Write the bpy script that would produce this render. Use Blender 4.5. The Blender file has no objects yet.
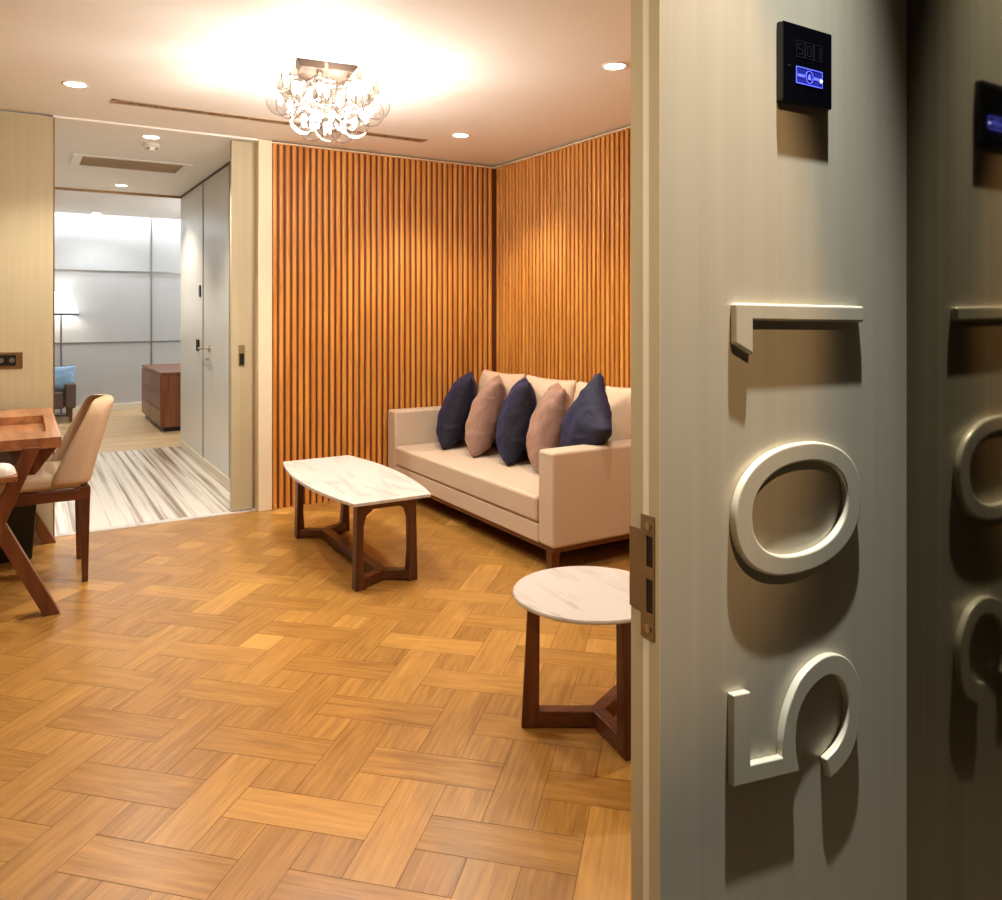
import bpy, bmesh, math, random
from mathutils import Vector, Matrix
random.seed(7)
S = bpy.context.scene
COL = S.collection
PI = math.pi

# ---------------------------------------------------------------- camera, world, exposure
cam_d = bpy.data.cameras.new('camera')
cam = bpy.data.objects.new('camera', cam_d)
COL.objects.link(cam)
cam.location = (0, 0, 1.3)
cam.rotation_euler = (PI/2, 0, math.radians(-31.8))
cam_d.sensor_width = 36.0
cam_d.lens = 778/1002*36.0
cam_d.shift_y = -138/1002
cam_d.clip_start = 0.02
S.camera = cam
w = bpy.data.worlds.new('world')
S.world = w
w.use_nodes = True
w.node_tree.nodes['Background'].inputs[0].default_value = (1, .85, .7, 1)
w.node_tree.nodes['Background'].inputs[1].default_value = 0.05
S.view_settings.view_transform = 'Standard'
S.view_settings.look = 'None'
S.view_settings.exposure = 0.15
S.view_settings.gamma = 1.0
S.view_settings.use_curve_mapping = False

WARM = (1.0, .91, .77)
CORR = (1.0, .66, .34)
NEUT = (1.0, .93, .82)
COOL = (.90, .95, 1.0)

# ---------------------------------------------------------------- helpers
def lin(c):
    c /= 255.0
    return c/12.92 if c <= .04045 else ((c+.055)/1.055)**2.4
def rgb(r, g, b): return (lin(r), lin(g), lin(b), 1)

def new_mat(name):
    m = bpy.data.materials.new(name)
    m.use_nodes = True
    nt = m.node_tree
    return m, nt, nt.nodes['Principled BSDF']
def N(nt, t, **kw):
    n = nt.nodes.new(t)
    for k, v in kw.items(): setattr(n, k, v)
    return n
def plain(name, col, rough=.5, metal=0.0, spec=.5, noise=0.0, scale=30, stretch=(1, 1, 1), bump=0.0):
    m, nt, b = new_mat(name)
    b.inputs['Roughness'].default_value = rough
    b.inputs['Metallic'].default_value = metal
    b.inputs['Specular IOR Level'].default_value = spec
    tc = N(nt, 'ShaderNodeTexCoord')
    mp = N(nt, 'ShaderNodeMapping'); mp.inputs['Scale'].default_value = stretch
    nt.links.new(tc.outputs['Object'], mp.inputs['Vector'])
    no = N(nt, 'ShaderNodeTexNoise'); no.inputs['Scale'].default_value = scale; no.inputs['Detail'].default_value = 4
    nt.links.new(mp.outputs[0], no.inputs['Vector'])
    r = N(nt, 'ShaderNodeMapRange')
    r.inputs['From Min'].default_value = .3; r.inputs['From Max'].default_value = .7
    r.inputs['To Min'].default_value = 1-noise; r.inputs['To Max'].default_value = 1+noise
    nt.links.new(no.outputs[0], r.inputs['Value'])
    mx = N(nt, 'ShaderNodeVectorMath', operation='SCALE')
    mx.inputs[0].default_value = col[:3]
    nt.links.new(r.outputs[0], mx.inputs['Scale'])
    nt.links.new(mx.outputs[0], b.inputs['Base Color'])
    if bump:
        bp = N(nt, 'ShaderNodeBump'); bp.inputs['Strength'].default_value = bump; bp.inputs['Distance'].default_value = .003
        nt.links.new(no.outputs[0], bp.inputs['Height']); nt.links.new(bp.outputs[0], b.inputs['Normal'])
    return m
def wood(name, c0, c1, axis, rough=.35, scale=1.0, fine=22, coord='Object'):
    m, nt, b = new_mat(name)
    b.inputs['Roughness'].default_value = rough
    tc = N(nt, 'ShaderNodeTexCoord')
    mp = N(nt, 'ShaderNodeMapping')
    st = [fine*scale]*3; st[axis] = 1.6*scale
    mp.inputs['Scale'].default_value = st
    nt.links.new(tc.outputs[coord], mp.inputs['Vector'])
    no = N(nt, 'ShaderNodeTexNoise'); no.inputs['Scale'].default_value = 1.0; no.inputs['Detail'].default_value = 5
    no.inputs['Distortion'].default_value = .6
    nt.links.new(mp.outputs[0], no.inputs['Vector'])
    cr = N(nt, 'ShaderNodeValToRGB')
    cr.color_ramp.elements[0].position = .32; cr.color_ramp.elements[0].color = c0
    cr.color_ramp.elements[1].position = .68; cr.color_ramp.elements[1].color = c1
    nt.links.new(no.outputs[0], cr.inputs[0])
    nt.links.new(cr.outputs[0], b.inputs['Base Color'])
    return m
def emit(name, col, s):
    m, nt, b = new_mat(name)
    b.inputs['Base Color'].default_value = (*col, 1)
    b.inputs['Emission Color'].default_value = (*col, 1)
    b.inputs['Emission Strength'].default_value = s
    return m

class MB:
    """collects shapes in one bmesh; build() links them as ONE mesh object"""
    def __init__(self): self.bm = bmesh.new()
    def hexa(self, p):
        v = [self.bm.verts.new(q) for q in p]
        for f in ((3,2,1,0),(4,5,6,7),(0,1,5,4),(1,2,6,5),(2,3,7,6),(3,0,4,7)):
            self.bm.faces.new([v[i] for i in f])
        return self
    def box(self, x0, x1, y0, y1, z0, z1):
        return self.hexa([(x0,y0,z0),(x1,y0,z0),(x1,y1,z0),(x0,y1,z0),(x0,y0,z1),(x1,y0,z1),(x1,y1,z1),(x0,y1,z1)])
    def quad(self, *p):
        self.bm.faces.new([self.bm.verts.new(q) for q in p]); return self
    def prism(self, pts, f, d0, d1):
        """outline pts (a,b); f(a,b,d) -> point; extruded from d0 to d1"""
        a = [self.bm.verts.new(f(p[0], p[1], d0)) for p in pts]
        b = [self.bm.verts.new(f(p[0], p[1], d1)) for p in pts]
        n = len(pts)
        self.bm.faces.new(a[::-1]); self.bm.faces.new(b)
        for i in range(n):
            self.bm.faces.new((a[i], a[(i+1) % n], b[(i+1) % n], b[i]))
        return self
    def ring_prism(self, outer, inner, f, d0, d1):
        n = len(outer)
        V = [[self.bm.verts.new(f(p[0], p[1], d)) for p in L] for L, d in ((outer,d0),(outer,d1),(inner,d0),(inner,d1))]
        for i in range(n):
            j = (i+1) % n
            self.bm.faces.new((V[0][i], V[0][j], V[1][j], V[1][i]))
            self.bm.faces.new((V[3][i], V[3][j], V[2][j], V[2][i]))
            self.bm.faces.new((V[1][i], V[1][j], V[3][j], V[3][i]))
            self.bm.faces.new((V[2][i], V[2][j], V[0][j], V[0][i]))
        return self
    def loft(self, rings, cap=True):
        R = [[self.bm.verts.new(p) for p in r] for r in rings]
        n = len(R[0])
        for a, b in zip(R, R[1:]):
            for i in range(n):
                j = (i+1) % n
                self.bm.faces.new((a[i], a[j], b[j], b[i]))
        if cap:
            self.bm.faces.new(R[0][::-1]); self.bm.faces.new(R[-1])
        return self
    def lathe(self, prof, cx=0, cy=0, seg=32, cap=True):
        return self.loft([[(cx+r*math.cos(2*PI*i/seg), cy+r*math.sin(2*PI*i/seg), z) for i in range(seg)] for r, z in prof], cap)
    def bar(self, p, q, w0, h0, w1=None, h1=None, up=(0,0,1)):
        """tapering rectangular bar from p to q"""
        p = Vector(p); q = Vector(q); w1 = w1 or w0; h1 = h1 or h0
        d = (q-p).normalized(); s = d.cross(Vector(up))
        if s.length < 1e-4: s = Vector((1,0,0))
        s.normalize(); u = s.cross(d)
        R = []
        for c, ww, hh in ((p,w0,h0),(q,w1,h1)):
            R.append([c+s*ww/2*a+u*hh/2*b for a, b in ((-1,-1),(1,-1),(1,1),(-1,1))])
        return self.loft(R)
    def tube(self, pts, r, seg=10):
        pts = [Vector(p) for p in pts]; R = []
        for i, p in enumerate(pts):
            d = (pts[min(i+1,len(pts)-1)]-pts[max(i-1,0)]).normalized()
            s = d.cross(Vector((0,0,1)))
            if s.length < 1e-3: s = Vector((1,0,0))
            s.normalize(); u = s.cross(d)
            R.append([p+(s*math.cos(2*PI*k/seg)+u*math.sin(2*PI*k/seg))*r for k in range(seg)])
        return self.loft(R)
    def sphere(self, c, r, seg=20, rings=12, sz=1.0):
        m = Matrix.Translation(c) @ Matrix.Diagonal((1,1,sz,1))
        bmesh.ops.create_uvsphere(self.bm, u_segments=seg, v_segments=rings, radius=r, matrix=m); return self
    def build(self, name, mat, parent=None, bevel=0.0, bseg=2, smooth=False, sub=0, origin=None):
        bm = self.bm
        bmesh.ops.recalc_face_normals(bm, faces=bm.faces)
        if origin is not None: bmesh.ops.translate(bm, verts=bm.verts, vec=-Vector(origin))
        me = bpy.data.meshes.new(name); bm.to_mesh(me); bm.free()
        me.materials.append(mat)
        o = bpy.data.objects.new(name, me); COL.objects.link(o)
        if origin is not None: o.location = origin
        if smooth or bevel:
            for p in me.polygons: p.use_smooth = True
        if bevel:
            mo = o.modifiers.new('bevel', 'BEVEL'); mo.width = bevel; mo.segments = bseg
            mo.limit_method = 'ANGLE'; mo.angle_limit = math.radians(35); mo.harden_normals = True
        elif smooth == 'auto':
            me.set_sharp_from_angle(angle=math.radians(40))
        if sub:
            mo = o.modifiers.new('sub', 'SUBSURF'); mo.levels = sub; mo.render_levels = sub
        if parent:
            o.parent = parent
        return o
def tag(o, label, cat, group=None):
    o['label'] = label; o['category'] = cat
    if group: o['group'] = group
    return o
def thing(name, label, cat, loc=(0,0,0), group=None, rz=0):
    o = bpy.data.objects.new(name, None); COL.objects.link(o)
    o.empty_display_size = .1
    o.location = loc; o.rotation_euler = (0,0,rz)
    return tag(o, label, cat, group)
def struct(o):
    o['kind'] = 'structure'; return o
def light(name, kind, loc, power, col, parent=None, size=.1, target=None, cone=120, blend=.5, sizey=None):
    d = bpy.data.lights.new(name, kind); d.energy = power; d.color = col
    o = bpy.data.objects.new(name, d); COL.objects.link(o); o.location = loc
    if kind == 'SPOT':
        d.spot_size = math.radians(cone); d.spot_blend = blend; d.shadow_soft_size = size
    elif kind == 'AREA':
        d.size = size
        if sizey: d.shape = 'RECTANGLE'; d.size_y = sizey
    else: d.shadow_soft_size = size
    if target is not None:
        o.rotation_euler = (Vector(target)-Vector(loc)).to_track_quat('-Z','Y').to_euler()
    if parent:
        o.location = Vector(loc)-parent.location; o.parent = parent
    return o

# ---------------------------------------------------------------- materials
M = {}
M['ceiling'] = plain('ceiling_paint', rgb(244,242,238), .7, noise=.01)
M['cream'] = plain('cream_wallcovering', rgb(188,175,143), .5, noise=.05, scale=40, stretch=(1,1,.03))
M['cream_trim'] = plain('cream_lacquer', rgb(232,216,186), .4)
M['satin'] = plain('satin_metal_lacquer', rgb(170,160,142), .38, metal=.25, noise=.04, scale=60, stretch=(1,1,.02))
M['frame_dark'] = plain('door_frame_lacquer', rgb(196,184,150), .45, metal=.05)
M['frame_light'] = plain('door_frame_seal', rgb(240,230,212), .5)
M['numeral'] = plain('numeral_metal', rgb(184,174,154), .32, metal=.3, noise=.03, scale=80, stretch=(1,1,.05))
def mirror_mat():
    m, nt, b = new_mat('polished_dark_panel')
    b.inputs['Metallic'].default_value = 1.0
    tc = N(nt,'ShaderNodeTexCoord'); mp = N(nt,'ShaderNodeMapping'); mp.inputs['Scale'].default_value = (60,60,.6)
    nt.links.new(tc.outputs['Object'], mp.inputs['Vector'])
    no = N(nt,'ShaderNodeTexNoise'); no.inputs['Scale'].default_value = 1; nt.links.new(mp.outputs[0], no.inputs['Vector'])
    cr = N(nt,'ShaderNodeValToRGB')
    cr.color_ramp.elements[0].color = rgb(128,120,102); cr.color_ramp.elements[1].color = rgb(156,148,130)
    nt.links.new(no.outputs[0], cr.inputs[0]); nt.links.new(cr.outputs[0], b.inputs['Base Color'])
    b.inputs['Roughness'].default_value = .06
    return m
M['mirror'] = mirror_mat()
M['slat'] = wood('slat_oak', rgb(190,120,46), rgb(222,154,72), 2, .4)
M['slat_back'] = plain('slat_backing', rgb(104,50,16), .6)
M['walnut_x'] = wood('walnut_x', rgb(66,30,16), rgb(106,55,30), 0, .3)
M['walnut_y'] = wood('walnut_y', rgb(66,30,16), rgb(106,55,30), 1, .3)
M['walnut_z'] = wood('walnut_z', rgb(66,30,16), rgb(106,55,30), 2, .3)
M['desk_y'] = wood('desk_walnut', rgb(136,86,54), rgb(190,132,88), 1, .3)
M['desk_z'] = wood('desk_leg_walnut', rgb(88,48,28), rgb(128,74,44), 2, .32)
M['dresser'] = wood('dresser_walnut', rgb(100,56,32), rgb(146,90,54), 2, .35)
M['sofa'] = plain('sofa_fabric', rgb(196,174,151), .9, noise=.07, scale=420, spec=.2, bump=.15)
M['beige'] = plain('back_cushion_fabric', rgb(214,186,158), .9, noise=.04, scale=300, spec=.2, bump=.1)
def velvet(name, c, c2):
    m, nt, b = new_mat(name)
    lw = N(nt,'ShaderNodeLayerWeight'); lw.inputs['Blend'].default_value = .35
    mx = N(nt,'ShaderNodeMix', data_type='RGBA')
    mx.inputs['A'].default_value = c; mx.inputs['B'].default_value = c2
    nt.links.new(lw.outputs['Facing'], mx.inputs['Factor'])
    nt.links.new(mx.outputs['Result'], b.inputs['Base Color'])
    b.inputs['Roughness'].default_value = .75
    tc = N(nt,'ShaderNodeTexCoord'); no = N(nt,'ShaderNodeTexNoise'); no.inputs['Scale'].default_value = 9; no.inputs['Detail'].default_value = 3; no.inputs['Distortion'].default_value = 1.2
    nt.links.new(tc.outputs['Object'], no.inputs['Vector'])
    bp = N(nt,'ShaderNodeBump'); bp.inputs['Strength'].default_value = .7; bp.inputs['Distance'].default_value = .02
    nt.links.new(no.outputs[0], bp.inputs['Height']); nt.links.new(bp.outputs[0], b.inputs['Normal'])
    b.inputs['Sheen Weight'].default_value = .4
    b.inputs['Sheen Roughness'].default_value = .4
    b.inputs['Sheen Tint'].default_value = c2
    return m
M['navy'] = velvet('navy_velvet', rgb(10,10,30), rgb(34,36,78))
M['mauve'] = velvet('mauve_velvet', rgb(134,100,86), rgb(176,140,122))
M['chair'] = plain('chair_fabric', rgb(196,168,138), .85, noise=.04, scale=300, spec=.2, bump=.1)
M['chrome'] = plain('brushed_nickel', rgb(200,190,176), .25, metal=1)
M['bronze'] = plain('bronze_plate', rgb(150,116,80), .35, metal=.8, noise=.06, scale=50, stretch=(1,1,8))
M['steel'] = plain('strike_steel', rgb(150,128,98), .4, metal=.7)
M['black'] = plain('black_plastic', rgb(20,18,18), .35)
M['black_glass'] = plain('black_glass', rgb(6,6,10), .06)
M['grey_mark'] = plain('faint_grey_print', rgb(24,24,27), .4)
M['blue_glow'] = emit('blue_backlight', (.10,.13,1.0), 1.0)
M['blue_dim'] = emit('blue_backlight_dim', (.006,.007,.24), .10)
M['blue_white'] = emit('blue_white_backlight', (.5,.55,1.0), 2.0)
M['white_plastic'] = plain('white_plastic', rgb(236,232,224), .4)
M['grille'] = plain('grille_metal', rgb(176,148,112), .5, metal=.2)
M['vent_dark'] = plain('vent_shadow', rgb(70,50,34), .7)
M['plate_bronze'] = plain('dark_bronze', rgb(66,50,38), .45, metal=.5)
M['vent_slot'] = wood('vent_slot_louvre', rgb(60,42,28), rgb(170,138,104), 1, .6, fine=45)
M['lamp_face'] = emit('downlight_lens', (1,.93,.82), 14)
M['lamp_face_cool'] = emit('downlight_lens_cool', (.95,.97,1), 10)
M['filament'] = emit('bulb_glow', (1,.93,.84), 12)
M['hall_door'] = plain('hall_door_lacquer', rgb(222,220,214), .3, metal=.05, noise=.02, scale=50, stretch=(1,1,.03))
M['hall_seam'] = plain('door_gap_dark', rgb(84,78,70), .6)
M['bed_panel'] = plain('pale_grey_panel', rgb(196,198,198), .35, noise=.02, scale=30, stretch=(1,1,.05))
M['bed_trim'] = plain('panel_trim_metal', rgb(150,146,140), .3, metal=.8)
M['bed_floor'] = wood('bedroom_oak', rgb(196,160,112), rgb(222,192,148), 0, .35, fine=9)
M['armchair'] = plain('armchair_leather', rgb(96,78,74), .5, noise=.05)
M['blue_cloth'] = plain('pale_blue_cushion', rgb(150,190,226), .8, noise=.12, scale=14)
M['shade'] = emit('lit_lampshade', (1,.97,.92), 1.3)
M['shade_dark'] = plain('shade_lining', rgb(70,80,104), .7)
M['white_china'] = plain('white_china', rgb(236,230,220), .25)
M['floor_base'] = plain('parquet_joint', rgb(96,58,24), .6)
def glass_mat():
    m = bpy.data.materials.new('clear_glass'); m.use_nodes = True
    nt = m.node_tree; nt.nodes.clear()
    out = N(nt,'ShaderNodeOutputMaterial'); mix = N(nt,'ShaderNodeMixShader')
    tr = N(nt,'ShaderNodeBsdfTransparent'); tr.inputs[0].default_value = (.97,.96,.95,1)
    gl = N(nt,'ShaderNodeBsdfGlossy'); gl.inputs['Roughness'].default_value = .008
    lw = N(nt,'ShaderNodeLayerWeight'); lw.inputs['Blend'].default_value = .3
    mr = N(nt,'ShaderNodeMapRange'); mr.inputs['To Min'].default_value = .03; mr.inputs['To Max'].default_value = .42
    cr = N(nt,'ShaderNodeValToRGB')
    cr.color_ramp.elements[0].position = .35; cr.color_ramp.elements[0].color = (.93,.92,.91,1)
    cr.color_ramp.elements[1].position = .9; cr.color_ramp.elements[1].color = (.42,.40,.38,1)
    nt.links.new(lw.outputs['Facing'], cr.inputs[0]); nt.links.new(cr.outputs[0], tr.inputs[0])
    nt.links.new(lw.outputs['Facing'], mr.inputs['Value'])
    nt.links.new(mr.outputs[0], mix.inputs[0]); nt.links.new(tr.outputs[0], mix.inputs[1]); nt.links.new(gl.outputs[0], mix.inputs[2])
    nt.links.new(mix.outputs[0], out.inputs[0])
    return m
M['glass'] = glass_mat()
def marble(name, base, vein, scale, stretch, lo, hi, rough=.18, rot=0, dist=.9):
    m, nt, b = new_mat(name)
    tc = N(nt,'ShaderNodeTexCoord'); mp = N(nt,'ShaderNodeMapping'); mp.inputs['Scale'].default_value = stretch
    mp.inputs['Rotation'].default_value = (0,0,rot)
    nt.links.new(tc.outputs['Object'], mp.inputs['Vector'])
    no = N(nt,'ShaderNodeTexNoise'); no.inputs['Scale'].default_value = scale; no.inputs['Detail'].default_value = 7
    no.inputs['Distortion'].default_value = dist; no.inputs['Roughness'].default_value = .6
    nt.links.new(mp.outputs[0], no.inputs['Vector'])
    cr = N(nt,'ShaderNodeValToRGB')
    cr.color_ramp.elements[0].position = lo; cr.color_ramp.elements[0].color = vein
    cr.color_ramp.elements[1].position = hi; cr.color_ramp.elements[1].color = base
    nt.links.new(no.outputs[0], cr.inputs[0]); nt.links.new(cr.outputs[0], b.inputs['Base Color'])
    b.inputs['Roughness'].default_value = rough
    return m
M['marble_top'] = marble('white_marble', rgb(208,202,196), rgb(172,162,154), 5.0, (2.2,.5,1), .28, .5, .3, rot=.6)
M['marble_hall'] = marble('veined_marble', rgb(238,232,222), rgb(150,128,104), 1.0, (24,.3,1), .38, .54, .2, dist=.25)
def parquet_mat():
    m, nt, b = new_mat('oak_parquet')
    uv = N(nt,'ShaderNodeUVMap'); uv.uv_map = 'grain'
    mp = N(nt,'ShaderNodeMapping'); mp.inputs['Scale'].default_value = (4.0,70,1)
    nt.links.new(uv.outputs[0], mp.inputs['Vector'])
    no = N(nt,'ShaderNodeTexNoise'); no.inputs['Scale'].default_value = 1; no.inputs['Detail'].default_value = 6; no.inputs['Distortion'].default_value = 1.1
    nt.links.new(mp.outputs[0], no.inputs['Vector'])
    mp2 = N(nt,'ShaderNodeMapping'); mp2.inputs['Scale'].default_value = (2.5,16,1)
    nt.links.new(uv.outputs[0], mp2.inputs['Vector'])
    no2 = N(nt,'ShaderNodeTexNoise'); no2.inputs['Scale'].default_value = 1; no2.inputs['Detail'].default_value = 3; no2.inputs['Distortion'].default_value = 1.5
    nt.links.new(mp2.outputs[0], no2.inputs['Vector'])
    at = N(nt,'ShaderNodeAttribute'); at.attribute_name = 'tone'
    a1 = N(nt,'ShaderNodeMath', operation='MULTIPLY_ADD'); a1.inputs[1].default_value = .5
    nt.links.new(no.outputs[0], a1.inputs[0]); 
    a2 = N(nt,'ShaderNodeMath', operation='MULTIPLY_ADD'); a2.inputs[1].default_value = .4
    nt.links.new(no2.outputs[0], a2.inputs[0])
    sep = N(nt,'ShaderNodeSeparateColor'); nt.links.new(at.outputs['Color'], sep.inputs[0])
    nt.links.new(sep.outputs[0], a2.inputs[2]); nt.links.new(a2.outputs[0], a1.inputs[2])
    cr = N(nt,'ShaderNodeValToRGB')
    cr.color_ramp.elements[0].position = .25; cr.color_ramp.elements[0].color = rgb(126,82,30)
    cr.color_ramp.elements[1].position = .95; cr.color_ramp.elements[1].color = rgb(212,160,82)
    nt.links.new(a1.outputs[0], cr.inputs[0]); nt.links.new(cr.outputs[0], b.inputs['Base Color'])
    b.inputs['Roughness'].default_value = .3
    bp = N(nt,'ShaderNodeBump'); bp.inputs['Strength'].default_value = .06; bp.inputs['Distance'].default_value = .002
    nt.links.new(no.outputs[0], bp.inputs['Height']); nt.links.new(bp.outputs[0], b.inputs['Normal'])
    return m
M['parquet'] = parquet_mat()

# ---------------------------------------------------------------- setting
CZ = 2.43           # ceiling height
KZ = 2.92           # corridor ceiling height
WY = .7425          # corridor face of the entrance wall
XL, XR = -1.3, 3.15
YB = 5.13           # back wall
def clip(poly, x0, x1, y0, y1):
    for ax, lim, sg in ((0,x0,1),(0,x1,-1),(1,y0,1),(1,y1,-1)):
        out = []
        for i in range(len(poly)):
            a, b = poly[i], poly[(i+1) % len(poly)]
            ia, ib = (a[ax]-lim)*sg >= 0, (b[ax]-lim)*sg >= 0
            if ia: out.append(a)
            if ia != ib:
                t = (lim-a[ax])/(b[ax]-a[ax])
                out.append((a[0]+t*(b[0]-a[0]), a[1]+t*(b[1]-a[1])))
        poly = out
        if len(poly) < 3: return []
    return poly
def make_parquet():
    W = .1315; r2 = math.sqrt(.5)
    a0, b0 = -.633, 1.7865
    bm = bmesh.new(); uvl = bm.loops.layers.uv.new('grain'); cl = bm.loops.layers.color.new('tone')
    x0, x1, y0, y1 = XL, XR, WY-.02, 5.2
    base = bm.faces.new([bm.verts.new(p) for p in ((x0,y0,-.0012),(x1,y0,-.0012),(x1,y1,-.0012),(x0,y1,-.0012))])
    base.material_index = 1
    def piece(p0, p1, q0, q1, along):
        g = .006
        P = [(p0+g,q0+g),(p1-g,q0+g),(p1-g,q1-g),(p0+g,q1-g)]
        xy = []
        for p, q in P:
            a = a0+p*W; b = b0+q*W
            xy.append(((a+b)*r2, (b-a)*r2))
        c = clip(xy, x0, x1, y0, y1)
        if len(c) < 3: return
        f = bm.faces.new([bm.verts.new((x,y,0)) for x, y in c])
        t = min(1, max(0, random.gauss(.20, .16))); ou, ov = random.random()*50, random.random()*50
        for l in f.loops:
            x, y = l.vert.co.x, l.vert.co.y
            a = (x-y)*r2; b = (x+y)*r2
            l[uvl].uv = (a+ou, b+ov) if along == 0 else (b+ou, a+ov)
            l[cl] = (t,t,t,1)
    for k in range(-14, 24):
        s = 2*(k % 2)
        for i in range(-14, 14):
            p = 4*i+s; q = 2*k
            piece(p, p+3, q, q+1, 0)
            piece(p+3, p+4, q-1, q+2, 1)
            piece(p, p+1, q+1, q+2, 1)
            piece(p+2, p+3, q+1, q+2, 1)
    bmesh.ops.recalc_face_normals(bm, faces=bm.faces)
    for f in bm.faces:
        if f.normal.z < 0: f.normal_flip()
    me = bpy.data.meshes.new('floor'); bm.to_mesh(me); bm.free()
    me.materials.append(M['parquet']); me.materials.append(M['floor_base'])
    o = bpy.data.objects.new('floor', me); COL.objects.link(o)
    return struct(o)
make_parquet()
struct(MB().box(-3.0,3.6,5.2,8.05,-.06,0).build('floor_hall', M['marble_hall']))
struct(MB().box(.17,1.36,5.17,5.235,-.05,.003).build('trim_1', M['marble_top']))
struct(MB().box(-3.0,5.0,8.05,11.6,-.06,0).build('floor_bedroom', M['bed_floor']))
struct(MB().box(-2.0,1.26,-2.2,WY-.02,-.06,0).build('floor_corridor', plain('corridor_carpet', rgb(120,104,84), .9, noise=.2, scale=200)))
# ceilings
struct(MB().box(XL-.1,XR+.1,WY,5.19,CZ,CZ+.06).build('ceiling', M['ceiling']))
HZ = 2.42
struct(MB().box(-3.0,1.6,5.19,8.05,HZ,HZ+.1).build('ceiling_hall', M['ceiling']))
struct(MB().box(-3.0,1.33,8.03,8.07,HZ-.02,HZ+.0).build('trim_2', M['bronze']))
struct(MB().box(-3.0,5.0,8.05,11.05,2.53,2.6).build('ceiling_bedroom', M['ceiling']))
struct(MB().box(-3.0,5.0,8.05,8.15,HZ,2.55).build('trim_3', M['ceiling']))
struct(MB().box(-2.0,1.3,-2.2,WY,KZ,KZ+.06).build('ceiling_corridor', M['ceiling']))

# slat walls
def slat_mb(n, pitch, pos, length_axis):
    pass
BX0 = 1.414
m = MB().box(BX0-.01, XR+.1, YB+.03, 5.22, 0, CZ)
wb = struct(m.build('wall_back', M['slat_back']))
m = MB(); x = BX0+.022
while x < XR-.03:
    wd, dp = .0136, .017
    prof = [(-wd,0),(-wd,-dp*.7),(-wd*.75,-dp*.92),(-wd*.35,-dp),(wd*.35,-dp),(wd*.75,-dp*.92),(wd,-dp*.7),(wd,0)]
    m.prism(prof, lambda a,b,d,x=x: (x+a, YB+.03+b, d), .0, CZ-.02)
    x += .0437
m.build('slat_cladding', M['slat'], wb, smooth='auto')
MB().box(BX0, XR, YB-.004, YB+.03, CZ-.02, CZ-.012).build('top_trim', M['cream_trim'], wb)
m = MB().box(XR+.005, XR+.1, WY+.02, YB+.1, 0, CZ)
wr = struct(m.build('wall_right', M['slat_back']))
m = MB(); y = YB-.01
while y > WY+.1:
    m.prism(prof, lambda a,b,d,y=y: (XR+.005+b, y-a, d), .0, CZ-.02)
    y -= .0455
m.build('slat_cladding', M['slat'], wr, smooth='auto')
MB().box(XR-.029, XR+.005, WY+.1, YB, CZ-.02, CZ-.012).build('top_trim', M['cream_trim'], wr)
# cream pilaster beside the slats + pocket door leaf
struct(MB().box(1.326, BX0, YB, 5.25, 0, CZ-.004).build('trim_4', M['cream_trim'], bevel=.003))
struct(MB().box(1.300,1.330,5.236,5.25,0,HZ).build('gap_shade_strip', M['grille']))  # tan filler, stands in for the shade in the door gap
d1 = struct(MB().box(1.172,1.304,5.205,5.25,.008,HZ-.004).build('door_1', M['cream'], bevel=.002))
fp = MB().box(1.216,1.256,5.199,5.206,.945,1.085).build('flush_pull', M['chrome'], d1, bevel=.002)
MB().box(1.222,1.250,5.1975,5.2,.952,1.03).build('pull_recess', M['black'], fp)
struct(MB().box(.168,1.34,5.15,5.2,HZ-.002,CZ+.002).build('trim_5', M['ceiling']))
# left wall beside the hall opening and the rest of the room shell
struct(MB().box(XL-.1,.168,5.15,5.3,0,CZ-.012).build('wall_left', M['cream']))
struct(MB().box(.168,.176,5.152,5.3,0,CZ-.012).build('trim_6', M['bronze']))
struct(MB().box(XL-.1,XL,WY,5.16,0,CZ).build('wall_west', M['cream']))
# entrance wall with the numerals, jamb, mirror wall
struct(MB().box(.7012,1.34,WY,.7975,0,KZ).build('wall_entrance', M['satin']))
struct(MB().box(1.3,XR+.1,.80,.86,0,CZ).build('wall_inner', M['cream']))
struct(MB().box(.765,1.34,.795,.86,0,CZ).build('wall_inner_return', M['cream']))
struct(MB().box(-2.0,-.22,WY,.80,0,KZ).build('wall_entrance_far', M['satin']))
struct(MB().box(-.22,.72,WY,.80,2.2,KZ).build('wall_lintel', M['satin']))
struct(MB().box(1.252,1.3,-2.2,WY,0,KZ).build('wall_mirror', M['mirror']))
struct(MB().box(-2.0,1.3,-2.25,-2.2,0,KZ).build('wall_corridor', M['satin']))
struct(MB().box(-2.05,-2.0,-2.2,WY,0,KZ).build('wall_corridor_end', M['satin']))
jf = struct(MB().box(.7005,.7012,WY,.7625,0,2.2).build('trim_7', M['frame_dark']))
MB().box(.7008,.704,.7625,.7745,0,2.2).build('door_seal', M['frame_light'], jf)
MB().box(.7005,.704,.7745,.7977,0,2.2).build('door_rebate', M['frame_dark'], jf)
struct(MB().box(-.22,-.205,WY,.797,0,2.2).build('trim_8', M['frame_dark'], bevel=.002))
struct(MB().box(-.205,.7005,WY,.797,2.185,2.2).build('trim_9', M['frame_dark'], bevel=.002))

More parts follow.
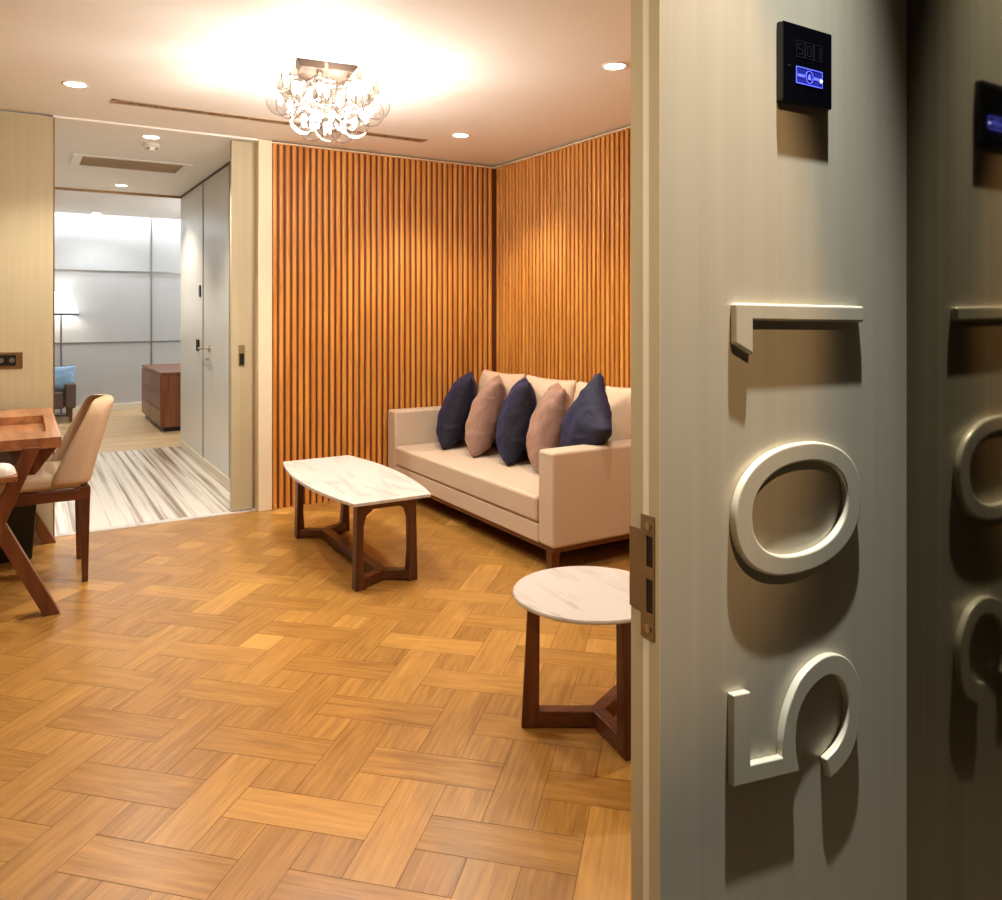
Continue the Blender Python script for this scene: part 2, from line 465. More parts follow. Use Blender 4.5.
# hall right-hand wall with door, seen at a slant
wh = struct(MB().box(1.335,1.40,5.25,8.05,0,HZ).build('wall_hall', M['hall_door']))
MB().box(1.331,1.336,6.955,6.968,.0,HZ).build('door_gap', M['hall_seam'], wh)
MB().box(1.332,1.336,5.99,5.998,.0,HZ).build('door_gap', M['hall_seam'], wh)
MB().box(1.328,1.336,5.3,8.04,.0,.06).build('baseboard', M['frame_light'], wh)
MB().box(1.329,1.336,5.3,8.04,HZ-.02,HZ-.002).build('shadow_gap', M['hall_seam'], wh)
dh = thing('door_handle', 'nickel lever handle with key cylinder on the grey hall door', 'door handle', (1.335,6.68,1.0))
MB().loft([[(-dd, r*math.cos(2*PI*i/20), r*math.sin(2*PI*i/20)) for i in range(20)] for dd, r in ((0,.03),(.010,.03),(.012,.026))]).build('rose', M['chrome'], dh, smooth='auto')
MB().tube([(-.01,0,0),(-.05,0,0),(-.056,.02,0),(-.056,.17,-.002)], .010).build('lever', M['chrome'], dh, smooth='auto')
MB().tube([(-.001,.02,-.09),(-.03,.02,-.09)], .012).build('key_cylinder', M['chrome'], dh, smooth='auto')
tag(MB().box(1.325,1.335,7.06,7.11,1.43,1.53).build('viewer_plate', M['black'], bevel=.002), 'small black plate on the grey hall wall above the lever handle', 'plate')
tag(MB().box(1.318,1.335,7.12,7.20,.96,1.06).build('lock_plate', M['black'], bevel=.006), 'small black lock plate on the grey hall wall beside the lever handle', 'plate')

# bedroom shell
bw = struct(MB().box(-3.0,5.0,11.4,11.5,0,2.75).build('wall_bedroom', M['bed_panel']))
MB().box(-3.0,5.0,11.385,11.4,1.83,1.845).build('panel_strip', M['bed_trim'], bw)
MB().box(-3.0,5.0,11.385,11.4,.895,.91).build('panel_strip', M['bed_trim'], bw)
MB().box(1.515,1.53,11.383,11.4,.0,2.6).build('panel_strip', M['bed_trim'], bw)
struct(MB().box(-3.0,5.0,11.37,11.4,0,.09).build('baseboard_bedroom', M['frame_light']))
struct(MB().box(-3.0,5.0,11.0,11.4,2.72,2.76).build('ceiling_cove', M['ceiling']))
struct(MB().box(-3.05,-3.0,5.3,11.5,0,2.7).build('wall_bedroom_west', M['bed_panel']))
struct(MB().box(3.4,3.45,8.05,11.5,0,2.7).build('wall_bedroom_east', M['bed_panel']))
struct(MB().box(1.40,3.45,8.0,8.05,0,2.6).build('wall_bedroom_near', M['bed_panel']))

# ---------------------------------------------------------------- lamps
def downlight(x, y, z, label, power, col, face='lamp_face', cone=125, tgt=None, blend=.6, size=.022):
    t = thing('ceiling_downlight', label, 'downlight', (x,y,z), 'recessed ceiling downlights')
    r = MB(); seg = 32
    ring = lambda rr, zz: [(rr*math.cos(2*PI*i/seg), rr*math.sin(2*PI*i/seg), zz) for i in range(seg)]
    r.loft([ring(.062,-.0005), ring(.060,-.004), ring(.050,-.005), ring(.047,-.001)], cap=False)
    r.build('trim_ring', M['white_plastic'], t, smooth=True)
    MB().lathe([(.047,-.0005),(.047,-.003)], seg=seg).build('lens', M[face], t)
    light('spot_light', 'SPOT', (x,y,z-.02), power, col, t, size=size, target=tgt or (x,y,0), cone=cone, blend=blend)
    return t
P_ROOM = 55
downlight(2.40,4.36,CZ,'ceiling downlight by the slatted corner, above the far end of the sofa',P_ROOM,WARM)
downlight(2.325,2.76,CZ,'downlight high beside the door frame, rightmost of the room ceiling lights',P_ROOM,WARM)
downlight(.238,4.39,CZ,'downlight above the desk chair, left of the glass chandelier',P_ROOM,WARM)
downlight(2.05,1.70,CZ,'downlight above the round side table, outside the view',P_ROOM,WARM)
downlight(-.15,1.22,CZ,'unseen downlight added just inside the entrance to light the door jamb',P_ROOM,WARM)  # added out of view, brightens the jamb
downlight(.72,5.40,HZ,'downlight next to the smoke detector in the hall ceiling',80,WARM)
downlight(.77,7.60,HZ,'downlight at the far end of the hall ceiling, beyond the air grille',80,WARM)
downlight(.82,10.87,2.53,'small downlight in the bedroom ceiling beyond the hall',22,COOL,'lamp_face_cool')
# corridor lamps outside the door
downlight(.90,WY-.2,KZ,'downlight in the corridor ceiling close above the numerals',620,(.90,.96,.94),cone=37,size=.014,tgt=(.86,WY-.1,1.2),blend=1.0)
downlight(.45,-.55,KZ,'downlight in the corridor ceiling behind the viewer',175,CORR,cone=25,tgt=(.62,WY,1.45),blend=.45,size=.012)
# bedroom cove strip
cv = thing('cove_lamp', 'hidden strip lamp in the bedroom ceiling cove', 'strip lamp', (1.0,11.2,2.70))
MB().box(-3.5,2.2,-.02,.02,0,.02).build('strip', M['lamp_face_cool'], cv)
light('cove_light','AREA',(1.0,11.22,2.69),28,COOL,cv,size=5.5,sizey=.05,target=(1.0,11.3,0))
pd = thing('added_bedroom_lamp', 'unseen round pendant added behind the hall wall to brighten the bedroom', 'pendant lamp', (2.5,9.4,2.53))  # unseen lamp added to lift the bedroom ceiling
MB().lathe([(.05,0),(.05,-.02),(.006,-.022),(.006,-.52)], seg=16).build('cord', M['white_plastic'], pd, smooth='auto')
MB().sphere((0,0,-.63), .12, 24, 16).build('globe_shade', M['glass'], pd, smooth=True)
light('bedroom_fill_light','POINT',(2.5,9.4,1.9),45,COOL,pd,size=.08)

# chandelier
ch = thing('glass_chandelier', 'flush ceiling chandelier, cluster of clear glass globes under a square metal plate', 'chandelier', (1.24,3.53,CZ))
pl = MB().hexa([(-.118,-.118,-.03),(.118,-.118,-.03),(.118,.118,-.03),(-.118,.118,-.03),(-.142,-.142,0),(.142,-.142,0),(.142,.142,0),(-.142,.142,0)]).build('ceiling_plate', M['plate_bronze'], ch, bevel=.003)
pl.rotation_euler = (0,0,math.radians(-9)); pl.location = (-.03,0,0)
gl_me = None
def globe(x, y, z, first=[None]):
    R = .066
    if first[0] is None:
        g = MB().sphere((0,0,0), R, 32, 20).build('glass_globe', M['glass'], ch, smooth=True)
        b = MB().sphere((0,0,.005), .012, 14, 10, 1.9).build('bulb', M['filament'], g, smooth=True)
        s = MB().lathe([(.016,.055),(.016,.09),(.008,.092),(.008,.13)], seg=16).build('socket', M['chrome'], g, smooth='auto')
        first[0] = (g, b, s)
    else:
        g0, b0, s0 = first[0]
        g = g0.copy(); COL.objects.link(g); g.parent = ch
        for q in (b0, s0):
            c = q.copy(); COL.objects.link(c); c.parent = g
    g.location = (x, y, z)
for k in range(9):
    a = 2*PI*(k+.2)/9; globe(.222*math.cos(a), .215*math.sin(a), -.16+.02*(k % 2))
for k in range(5):
    a = 2*PI*(k+.55)/5; globe(.122*math.cos(a), .118*math.sin(a), -.245)
globe(0,0,-.262)
for k in range(4):
    a = 2*PI*(k+.5)/4; globe(.10*math.cos(a), .10*math.sin(a), -.115)
for k in range(5):
    a = 2*PI*(k+.1)/5
    light('chandelier_light','POINT',(1.24+.13*math.cos(a),3.53+.13*math.sin(a),CZ-.25),20,(1,.95,.87),ch,size=.022)

# ceiling fittings
dv = thing('ceiling_vent', 'long thin linear air slot in the room ceiling behind the chandelier', 'air vent', (1.35,4.63,CZ))
fr = MB()
for yy in (-.042,.034): fr.box(-.93,.93,yy,yy+.008,-.004,0)
fr.box(-.93,-.90,-.042,.042,-.004,0); fr.box(.90,.93,-.042,.042,-.004,0)
fr.build('frame', M['grille'], dv)
MB().box(-.90,.90,-.034,.034,-.0015,0).build('slot', M['vent_slot'], dv)
ag = thing('air_grille', 'rectangular air conditioning grille with brown mesh in the hall ceiling', 'air grille', (.73,6.50,HZ))
m = MB(); m.box(-.40,-.34,-.24,.24,-.006,0); m.box(.34,.40,-.24,.24,-.006,0); m.box(-.34,.34,-.24,-.20,-.006,0); m.box(-.34,.34,.20,.24,-.006,0)
m.build('frame', M['white_plastic'], ag)
m = MB().box(-.34,.34,-.2,.2,-.001,0)
for i in range(26): m.box(-.34,.34,-.195+i*.0155,-.189+i*.0155,-.005,-.001)
m.build('mesh_panel', M['grille'], ag)
sd = thing('smoke_detector', 'round white smoke detector on the hall ceiling', 'smoke detector', (.75,5.63,HZ))
MB().lathe([(.052,0),(.052,-.014),(.046,-.022)]).build('base', M['white_plastic'], sd, smooth='auto')
MB().lathe([(.034,-.022),(.034,-.042),(.026,-.05)]).build('sensor_head', M['white_plastic'], sd, smooth='auto')
for k in range(4):
    a = PI/2*k-2.2
    MB().box(-.006,.006,-.004,.004,-.041,-.030).build('sensor_slot', M['black'], sd).location = (.033*math.cos(a), .033*math.sin(a), 0)
# socket strip on the left wall
so = thing('socket_panel', 'bronze wall plate with dark sockets above the desk', 'socket panel', (-.07,5.15,1.03))
MB().box(-.11,.09,-.008,0,-.045,.045).build('plate', M['bronze'], so, bevel=.002)
ins = MB().box(-.095,.058,-.011,-.008,-.03,.03).build('socket_row', M['black'], so, bevel=.002)
for i in range(3):
    MB().lathe([(.014,0),(.014,.003)], seg=18).build('socket', M['bed_trim'], ins).location = (-.066+i*.052,-.011,0)
for o in ins.children: o.rotation_euler = (PI/2,0,0)

# ---------------------------------------------------------------- numerals, door panel, strike plate
NF = lambda a, b, d: (a*KX+.006, WY-d, 1.3+(b-1.3)*KX)
ND = .012
KX = (WY-.012)/(WY-.018)
one = [(.817,1.312),(1.103,1.309),(1.103,1.284),(.852,1.288),(.852,1.240),(.817,1.256)]
one[0] = (.817,1.3125)
tag(MB().prism(one, NF, 0, ND).build('wall_numeral', M['numeral'], bevel=.004, bseg=3), 'metal numeral 1 turned on its side, topmost of the raised door numerals', 'numeral', 'room numerals on the entrance wall')
def sup(cx, cz, rx, rz, n, e=2.25):
    out = []
    for i in range(n):
        a = 2*PI*i/n; c, s = math.cos(a), math.sin(a)
        out.append((cx+rx*math.copysign(abs(c)**(2/e), c), cz+rz*math.copysign(abs(s)**(2/e), s)))
    return out
tag(MB().ring_prism(sup(.956,1.017,.141,.094,72), sup(.956,1.017,.105,.066,72), NF, 0, ND).build('wall_numeral', M['numeral'], bevel=.004, bseg=3), 'metal numeral 0, oval ring in the middle of the raised door numerals', 'numeral', 'room numerals on the entrance wall')
def spline(pts, n=6):
    out = []
    for i in range(len(pts)-1):
        p0 = pts[max(i-1,0)]; p1 = pts[i]; p2 = pts[i+1]; p3 = pts[min(i+2,len(pts)-1)]
        for k in range(n):
            t = k/n
            out.append(tuple(.5*((2*p1[j])+(-p0[j]+p2[j])*t+(2*p0[j]-5*p1[j]+4*p2[j]-p3[j])*t*t+(-p0[j]+3*p1[j]-3*p2[j]+p3[j])*t**3) for j in (0,1)))
    out.append(pts[-1]); return out
outer = spline([(.912,.670),(.913,.700),(.926,.738),(.957,.774),(1.008,.790),(1.055,.779),(1.086,.745),(1.095,.704),(1.090,.662),(1.070,.629),(1.040,.612),(1.019,.607)])
inner = spline([(1.010,.637),(1.038,.648),(1.058,.670),(1.064,.702),(1.055,.735),(1.035,.755),(1.008,.761),(.975,.751),(.952,.730),(.942,.702),(.942,.670),(.949,.639)])
five = [(.812,.784),(.846,.780),(.846,.680)]+outer+inner+[(.812,.660)]
tag(MB().prism(five, NF, 0, ND).build('wall_numeral', M['numeral'], bevel=.004, bseg=3), 'metal numeral 5 turned on its side, lowest of the raised door numerals', 'numeral', 'room numerals on the entrance wall')

bp = thing('door_panel', 'square black glass call panel with blue backlit display above the numeral 1', 'call panel', (.982,WY,1.660))
bk = MB().box(-.056,.056,-.010,-.0,-.057,.057).build('housing', M['black'], bp, bevel=.002)
gp = MB().box(-.055,.055,-.0115,-.010,-.056,.056).build('glass_plate', M['black_glass'], bp)
def pbox(mb, x0, x1, z0, z1, d=.0003): return mb.box(x0,x1,-.0115-d,-.0115,z0,z1)
def outline(mb, x0, x1, z0, z1, w=.0012, d=.0003):
    pbox(mb,x0,x1,z0,z0+w,d); pbox(mb,x0,x1,z1-w,z1,d); pbox(mb,x0,x0+w,z0+w,z1-w,d); pbox(mb,x1-w,x1,z0+w,z1-w,d); return mb
SEG = {'5':'afgcd','0':'abcdef','1':'bc'}
m = MB()
for i, c in enumerate('501'):
    x0 = -.026+i*.020; outline(m, x0, x0+.018, .010, .034, .0007)
    cx, cz, a, b = x0+.009, .022, .0045, .008
    for s in SEG[c]:
        if s == 'a': pbox(m,cx-a,cx+a,cz+b-.001,cz+b)
        if s == 'd': pbox(m,cx-a,cx+a,cz-b,cz-b+.001)
        if s == 'g': pbox(m,cx-a,cx+a,cz-.0005,cz+.0005)
        if s == 'f': pbox(m,cx-a,cx-a+.001,cz,cz+b)
        if s == 'e': pbox(m,cx-a,cx-a+.001,cz-b,cz)
        if s == 'b': pbox(m,cx+a-.001,cx+a,cz,cz+b)
        if s == 'c': pbox(m,cx+a-.001,cx+a,cz-b,cz)
m.build('number_display', M['grey_mark'], bp)
dp = pbox(MB(),-.027,.033,-.0285,-.004,.0002).build('lit_display', M['blue_dim'], bp)
outline(MB(),-.027,.033,-.0285,-.004,.0011,.0005).build('display_border', M['blue_glow'], dp)
m = MB(); m.ring_prism([(.003+.0085*math.cos(2*PI*i/28),-.0163+.0095*math.sin(2*PI*i/28)) for i in range(28)],[(.003+.0076*math.cos(2*PI*i/28),-.0163+.0086*math.sin(2*PI*i/28)) for i in range(28)], lambda a,b,d:(a,-.0115-d,b), .0002,.0006)
m.prism([(-.001,-.020),(.007,-.020),(.0055,-.017),(.005,-.0135),(.003,-.012),(.001,-.0135),(.0005,-.017)], lambda a,b,d:(a,-.0115-d,b), .0002,.0006)
for i in range(4): pbox(m,-.0235+i*.0042,-.0203+i*.0042,-.0185,-.0145,.0005)
for i in range(4): pbox(m,.0138+i*.0042,.0170+i*.0042,-.0185,-.0145,.0005)
m.build('bell_icon', M['blue_glow'], dp)
MB().sphere((.0295,-.0118,-.0185),.0026,12,8).build('status_light', M['blue_white'], dp, smooth=True)
MB().sphere((-.042,-.0117,-.006),.0013,10,6).build('status_light', M['grey_mark'], bp, smooth=True)

sp = thing('strike_plate', 'bronze lock strike plate with two latch holes on the door jamb', 'strike plate', (.7005,.772,.95))
def zpx(py): return 1.3-(py-312)/778*1.02
def ring_yz(y0,y1,z0,z1): return [(y0,z0),(y1,z0),(y1,z1),(y0,z1)]
FX = lambda a, b, d: (.7005-d, a, b)
m = MB()
y0, y1 = .7515, .7765
zt, zb = zpx(515), zpx(637)
holes = [(zpx(566),zpx(535)),(zpx(612),zpx(578))]
hy0, hy1 = .7535, .766
zz = [zb]+[v for h in sorted(holes) for v in h]+[zt]
for a, b in zip(zz[0::2], zz[1::2]): m.prism(ring_yz(y0,y1,a,b), FX, 0, .002)
for a, b in holes:
    m.prism(ring_yz(y0,hy0,a,b), FX, 0, .002); m.prism(ring_yz(hy1,y1,a,b), FX, 0, .002)
m.prism(ring_yz(y1,.7985,zpx(612),zpx(531)), FX, 0, .002)
m.build('plate', M['steel'], sp).location = -sp.location
for a, b in holes:
    MB().prism(ring_yz(hy0,hy1,a,b), FX, 0, .0007).build('latch_hole', M['black'], sp).location = -sp.location
for pyy in (525,627):
    MB().loft([[(.7005-dd, .762+r*math.cos(2*PI*i/16), zpx(pyy)+r*math.sin(2*PI*i/16)) for i in range(16)] for dd, r in ((.002,.0055),(.0035,.0055),(.004,.0045))]).build('screw', M['chrome'], sp).location = -sp.location

# ---------------------------------------------------------------- sofa
SX0, SX1, SY0, SY1 = 2.222, 3.105, 3.10, 5.115
sf = thing('sofa', 'beige fabric three-seat sofa with square arms against the slatted wall', 'sofa', (2.67,4.1,0))
def sb(m): m.location = -sf.location; return m
AT = .135
def soft_box(x0,x1,y0,y1,z0,z1): return MB().box(x0,x1,y0,y1,z0,z1)
for ya, yb in ((SY0,SY0+AT),(SY1-AT,SY1)):
    sb(soft_box(SX0,SX1,ya,yb,.135,.61).build('arm', M['sofa'], sf, bevel=.018, bseg=4))
sb(soft_box(SX1-.14,SX1,SY0+AT,SY1-AT,.135,.61).build('backrest', M['sofa'], sf, bevel=.018, bseg=4))
sb(soft_box(SX0+.004,SX1-.14,SY0+AT,SY1-AT,.135,.232).build('seat_base', M['sofa'], sf, bevel=.008, bseg=3))
sb(soft_box(SX0-.004,SX1-.14,SY0+AT+.003,SY1-AT-.003,.234,.37).build('seat_cushion', M['sofa'], sf, bevel=.022, bseg=4))
sb(MB().box(SX0+.012,SX1-.01,SY0+.012,SY1-.012,.112,.135).build('plinth', M['walnut_y'], sf, bevel=.003))
for lx in (SX0+.05,SX1-.07):
    for ly in (SY0+.07,SY1-.07):
        sb(MB().bar((lx,ly,0),(lx,ly,.112),.04,.04,.055,.055).build('leg', M['walnut_z'], sf, bevel=.003))

def pillow(name, mat, label, cat, group, base, yaw, lean, wd, ht, th, roll=0, seedv=0, wr=.006, pinch=.07):
    """square cushion standing on its lower edge; yaw = direction its face looks, lean = degrees it leans back"""
    rnd = random.Random(seedv); n = 22
    ph = [rnd.uniform(0, 6.28) for _ in range(6)]
    bm = bmesh.new(); side = []
    for sg in (1,-1):
        g = []
        for i in range(n+1):
            row = []
            for j in range(n+1):
                s = 2*i/n-1; t = 2*j/n-1
                s = math.copysign(abs(s)**.85, s); t = math.copysign(abs(t)**.85, t)
                px = s*(1-pinch*(1-t*t)); pz = t*(1-pinch*(1-s*s))
                e = max(0, (1-s*s)*(1-t*t))
                d = th/2*e**.42
                d *= 1 + (-.12)*t                      # the filling sags
                corner = (abs(s)*abs(t))**2
                wrk = wr*e**.3*(math.sin(7*s+4*t+ph[0])+math.sin(11*t-5*s+ph[1])*.7+math.sin(13*s*t*2+ph[2])*.6)*(.4+corner*1.5)
                d = d*sg + wrk*(1 if e > 0 else 0)*sg
                if 0 < e: pass
                row.append(bm.verts.new((px*wd/2, -d, (pz+1)*ht/2)))
            g.append(row)
        side.append(g)
        for i in range(n):
            for j in range(n):
                bm.faces.new((g[i][j], g[i+1][j], g[i+1][j+1], g[i][j+1]))
    bmesh.ops.remove_doubles(bm, verts=bm.verts, dist=.0004)
    R = Matrix.Rotation(yaw+PI/2, 4, 'Z') @ Matrix.Rotation(-math.radians(lean), 4, 'X') @ Matrix.Rotation(math.radians(roll), 4, 'Y')
    bmesh.ops.transform(bm, matrix=R, verts=bm.verts)
    zmin = min(v.co.z for v in bm.verts)
    bmesh.ops.translate(bm, vec=(0,0,-zmin), verts=bm.verts)
    mb = MB(); mb.bm.free(); mb.bm = bm
    o = mb.build(name, M[mat], smooth=True)
    o.location = base
    tag(o, label, cat, group)
    return o
D = math.radians
for cy, lb in ((4.68,'far beige back cushion, behind the mauve pillow nearest the slatted corner'),(4.11,'middle beige back cushion, between the centre navy and the near mauve pillow'),(3.54,'near beige back cushion, behind the navy pillow by the front arm')):
    pillow('back_cushion', 'beige', lb, 'cushion', 'beige back cushions on the sofa', (2.83,cy,.368), D(180), 10, .56, .52, .19, 0, int(cy*10), .004, .05)
PG = 'throw pillows on the sofa'
pillow('throw_pillow','navy','navy velvet pillow leaning at the far arm of the sofa','pillow',PG,(2.53,4.84,.368),D(151),21,.47,.54,.225,0,1,.010,.1)
pillow('throw_pillow','mauve','mauve velvet pillow between the far and the middle navy pillows','pillow',PG,(2.57,4.49,.368),D(149),19,.47,.53,.225,0,2,.012,.1)
pillow('throw_pillow','navy','navy velvet pillow in the middle of the row, between the two mauve pillows','pillow',PG,(2.61,4.14,.368),D(149),14,.47,.53,.225,0,3,.010,.1)
pillow('throw_pillow','mauve','mauve velvet pillow between two navy pillows, just behind the front arm','pillow',PG,(2.63,3.83,.368),D(149),16,.47,.52,.225,0,4,.012,.1)
pillow('throw_pillow','navy','navy velvet pillow nearest the front arm of the sofa','pillow',PG,(2.62,3.50,.368),D(162),16,.44,.46,.22,40,5,.010,.12)

# ---------------------------------------------------------------- coffee table
ct = thing('coffee_table', 'low coffee table with bowed white marble top on a dark walnut frame', 'coffee table', (1.5,3.96,0))
def cb(o): o.location = -ct.location; return o
cA, cB, cC, cD = (1.322,4.565), (1.728,4.565), (1.70,3.385), (1.308,3.39)
pts = []
nb = 20
for p, q, sg in ((cC,cB,1),(cA,cD,-1)):
    for i in range(nb+1):
        t = i/nb; pts.append((p[0]+(q[0]-p[0])*t+sg*.07*4*t*(1-t), p[1]+(q[1]-p[1])*t))
cb(MB().prism(pts, lambda a,b,d:(a,b,d), .402,.42).build('tabletop', M['marble_top'], ct, bevel=.004))
hubs = {3.45:3.53, 4.43:4.34}
for ly, hy in hubs.items():
    for lx, sx in (((1.355,1),(1.622,-1)) if ly < 4 else ((1.380,1),(1.648,-1))):
        # leg splays slightly outward towards the floor, thickens into the rail at the top
        outl = [(0,0),(.052,0),(.046,.06),(.040,.15),(.042,.30),(.055,.345),(.085,.367),(.085,.401),(.008,.401)]
        m = MB(); m.prism([(lx-sx*.026+sx*a*1.0, b) for a, b in outl], lambda a,b,d:(a,d,b), ly-.026, ly+.026)
        cb(m.build('leg', M['walnut_z'], ct, bevel=.004))
        cb(MB().bar((lx,ly,.028),(1.5,hy,.028),.05,.045).build('foot_rail', M['walnut_x'], ct, bevel=.003))
    cb(MB().box(1.40,1.60,ly-.024,ly+.024,.372,.402).build('top_rail', M['walnut_x'], ct, bevel=.003))
cb(MB().bar((1.5,3.51,.03),(1.5,4.36,.03),.055,.046).build('stretcher', M['walnut_y'], ct, bevel=.003))

# ---------------------------------------------------------------- round side table
st = thing('side_table', 'small round side table with white marble top on three dark walnut legs', 'side table', (1.548,1.92,0))
MB().lathe([(.232,.406),(.240,.408),(.243,.412),(.243,.416),(.240,.42)], -.016,.02, seg=64).build('tabletop', M['marble_top'], st, smooth='auto')
for k, (fx, fy) in enumerate(((1.341,2.05),(1.512,1.712),(1.790,2.03))):
    dx, dy = fx-1.548, fy-1.92; L = math.hypot(dx,dy); ux, uy = dx/L, dy/L
    Lr = L-.004
    prof = [(Lr,0),(Lr-.046,0),(Lr-.056,.05),(Lr-.058,.36),(Lr-.062,.406),(Lr-.021,.406)]
    m = MB(); m.prism(prof, lambda a,b,d,ux=ux,uy=uy:(a*ux-d*uy, a*uy+d*ux, b), -.022,.022)
    m.build('leg', M['walnut_z'], st, bevel=.004)
    MB().bar((-.012*ux,-.012*uy,.028+.0005*k),(ux*(Lr-.04),uy*(Lr-.04),.028+.0005*k),.044,.05).build('stretcher', M['walnut_x'], st, bevel=.003)

# ---------------------------------------------------------------- desk
dk = thing('desk', 'walnut writing desk with recessed tray and crossed legs at the left wall', 'desk', (-.08,4.48,0))
def db(o): o.location = -dk.location; return o
DX0, DX1, DY0, DY1 = -.33, .158, 3.865, 5.10
m = MB()
m.box(DX0,DX1,DY0,4.09,.715,.76); m.box(DX0,DX1,4.72,DY1,.715,.76); m.box(.108,DX1,4.09,4.72,.715,.76); m.box(DX0,DX0+.05,4.09,4.72,.715,.76)
db(m.build('tabletop', M['desk_y'], dk))
db(MB().box(DX0+.05,.108,4.09,4.72,.713,.719).build('tray', M['desk_y'], dk))
db(MB().prism([(DX0+.01,.713),(DX1-.012,.713),(.06,.60),(DX0+.10,.60)], lambda a,b,d:(a,d,b), DY0+.035, DY1-.03).build('apron', M['desk_z'], dk, bevel=.002))
for ly, fx in ((3.875,.122),(5.075,.150)):
    for (xa, xb, th) in ((-.245,.048,.060),(fx,-.225,.056)):
        hw = .031
        db(MB().prism([(xa-hw,0),(xa+hw,0),(xb+hw,.725),(xb-hw,.725)], lambda a,b,d:(a,d,b), ly-th/2, ly+th/2).build('leg', M['desk_z'], dk, bevel=.003))
db(MB().box(-.30,-.004,3.73,3.845,.608,.63).build('pull_out_tray', M['desk_y'], dk, bevel=.002))
bo = tag(MB().lathe([(.050,0),(.054,.004),(.053,.016),(.046,.032),(.032,.044),(.012,.050),(.004,.051)], seg=32).build('dish_cover', M['white_china'], smooth='auto'), 'white domed dish on the pull-out tray at the near end of the desk', 'dish')
bo.location = (-.062,3.79,.63)
wbn = thing('waste_bin', 'black tapered waste bin standing under the desk behind the chair seat', 'waste bin', (-.025,4.84,0))
m = MB(); r = lambda s, z: [(-s,-s*.8,z),(s,-s*.8,z),(s,s*.8,z),(-s,s*.8,z)]
m.loft([r(.085,0),r(.112,.36)]); m.build('body', M['black'], wbn, bevel=.008)
MB().loft([r(.116,.35),r(.116,.366)]).build('rim', M['black'], wbn, bevel=.004)

# ---------------------------------------------------------------- desk chair
cx0, cy0 = .10, 4.46
dc = thing('desk_chair', 'beige upholstered chair with wrapped back and walnut legs drawn up to the desk', 'chair', (cx0,cy0,0))
# local: +x = rear of the chair
for sy in (-1,1):
    MB().bar((.172,sy*.205,0),(.172,sy*.205,.46),.026,.030,.046,.05).build('leg', M['walnut_z'], dc, bevel=.004)
    MB().bar((-.235,sy*.205,0),(-.225,sy*.205,.40),.026,.030,.044,.046).build('leg', M['walnut_z'], dc, bevel=.004)
m = MB(); m.box(-.25,.195,-.23,-.195,.40,.452); m.box(-.25,.195,.195,.23,.40,.452); m.box(-.25,-.215,-.195,.195,.40,.452); m.box(.16,.195,-.195,.195,.40,.452)
m.build('seat_frame', M['walnut_x'], dc, bevel=.006)
MB().box(-.26,.16,-.225,.225,.452,.525).build('seat', M['chair'], dc, bevel=.03, bseg=5)
# curved shell back: U-shaped plan that wraps the seat, wings falling away towards the front
def back_shell(off, zlo, zhi, thick, wing=1.0):
    rings = []
    nz, nu = 12, 24
    for iz in range(nz+1):
        f = iz/nz; z = zlo+(zhi-zlo)*f
        lean = .115*f**1.1
        half = .238-.045*f**2
        if f > .86: half -= .05*((f-.86)/.14)**2
        dep = .150-.095*f                                # how far the wings reach forward
        dep = max(dep*wing, .03)
        xb = .205+lean
        ring = []
        for k in range(nu+1):
            u = -1+2*k/nu
            yy = half*math.copysign(min(1,abs(u)*1.25)**.9, u)
            back = 1-min(1,abs(u)/.8)**3.2 if abs(u) < .8 else 0
            fx = 0 if abs(u) < .8 else (abs(u)-.8)/.2
            xx = xb - .05*(1-back) - dep*fx*.95
            ring.append((xx, yy, z))
        inner = []
        for (xx, yy, zz) in reversed(ring):
            inner.append((xx-thick*(1 if abs(yy) < half*.93 else .15), yy-math.copysign(min(thick,abs(yy))*(.75 if abs(yy) > half*.6 else .3), yy) if abs(yy) > 1e-6 else yy, zz))
        rings.append(ring+inner)
    return rings
MB().loft(back_shell(0,.455,.875,.045)).build('backrest', M['chair'], dc, bevel=0, smooth=True, sub=1)

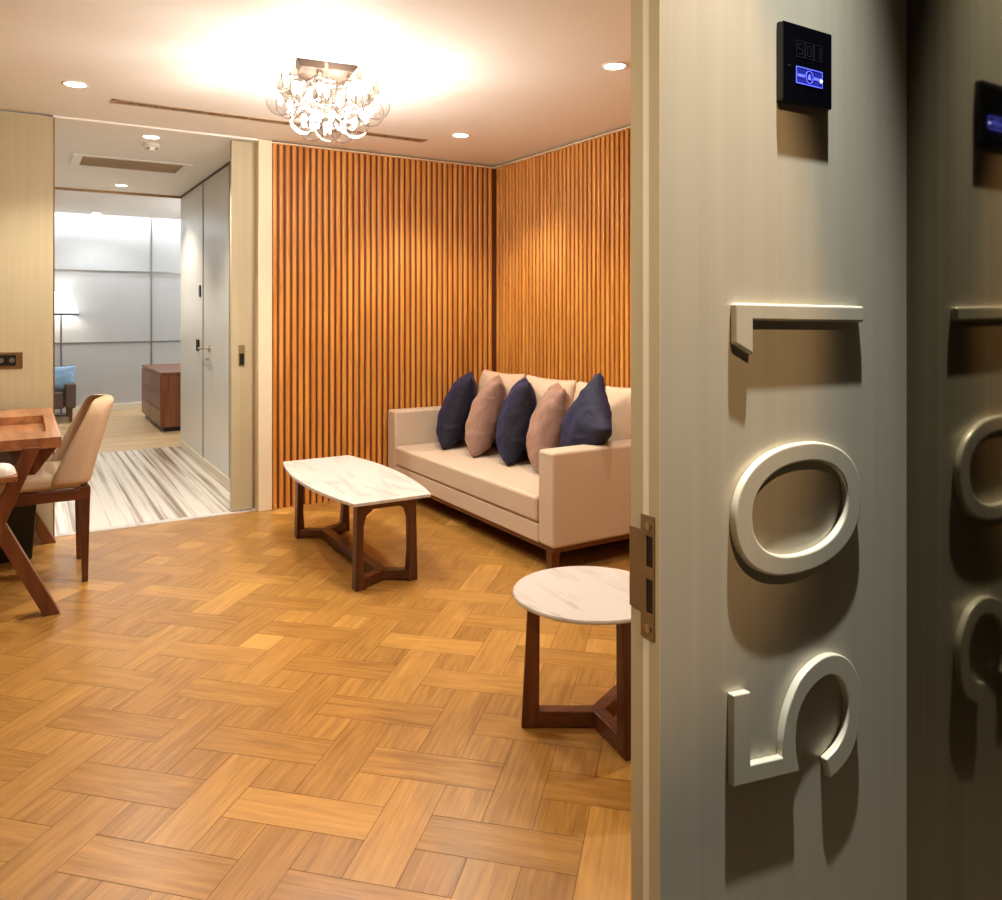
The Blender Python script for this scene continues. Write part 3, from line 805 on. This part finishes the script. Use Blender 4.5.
# ---------------------------------------------------------------- bedroom furniture
dr = thing('dresser', 'walnut chest of drawers at the far side of the bedroom doorway', 'dresser', (1.55,9.82,0))
MB().box(-.24,.25,-.75,.75,.05,.615).build('carcass', M['dresser'], dr, bevel=.004)
MB().box(-.25,.255,-.76,.76,.615,.645).build('top', M['dresser'], dr, bevel=.003)
MB().box(-.21,.23,-.72,.72,0,.05).build('plinth', M['black'], dr)
for k in range(3):
    for j in range(2):
        dd = MB().box(-.252,-.24,-.74+.745*j,-.005+.745*j,.06+.184*k,.234+.184*k).build('drawer', M['dresser'], dr, bevel=.003)
ac = thing('armchair', 'dark leather armchair at the left edge of the bedroom doorway', 'armchair', (.19,10.78,0))
for sx in (-.33,.33):
    MB().box(sx-.06,sx+.06,-.32,.34,.16,.46).build('arm', M['armchair'], ac, bevel=.03, bseg=3)
    for ly in (-.28,.30): MB().bar((sx,ly,0),(sx,ly,.16),.03,.03,.045,.045).build('leg', M['walnut_z'], ac)
MB().box(-.27,.27,-.30,.24,.16,.36).build('seat', M['armchair'], ac, bevel=.03, bseg=3)
MB().hexa([(-.39,.22,.16),(.39,.22,.16),(.39,.36,.16),(-.39,.36,.16),(-.36,.34,.62),(.36,.34,.62),(.36,.46,.62),(-.36,.46,.62)]).build('backrest', M['armchair'], ac, bevel=.03, bseg=3)
pillow('cushion','blue_cloth','pale blue cushion propped on the dark armchair in the bedroom','cushion',None,(.36,10.62,.362),D(-100),14,.44,.30,.14,0,9)
fl = thing('floor_lamp', 'floor lamp with glowing white tapered shade behind the bedroom armchair', 'floor lamp', (.455,11.24,0))
MB().lathe([(.13,0),(.13,.018),(.02,.026)]).build('base', M['bed_trim'], fl, smooth='auto')
MB().lathe([(.011,.024),(.011,1.30)], seg=12).build('pole', M['bed_trim'], fl, smooth='auto')
seg = 4
def sq(r, z, t=0): return [(r*math.cos(PI/4+PI/2*i+D(30)), r*math.sin(PI/4+PI/2*i+D(30)), z) for i in range(4)]
sh = MB().lathe([(.2,1.265),(.115,1.56)], seg=40, cap=False).build('lamp_shade', M['shade'], fl, smooth='auto')
MB().lathe([(.203,1.258),(.198,1.285)], seg=40, cap=False).build('shade_band', M['shade_dark'], fl, smooth='auto')
light('floor_lamp_light','POINT',(.455,11.24,1.40),3,NEUT,fl,size=.08)
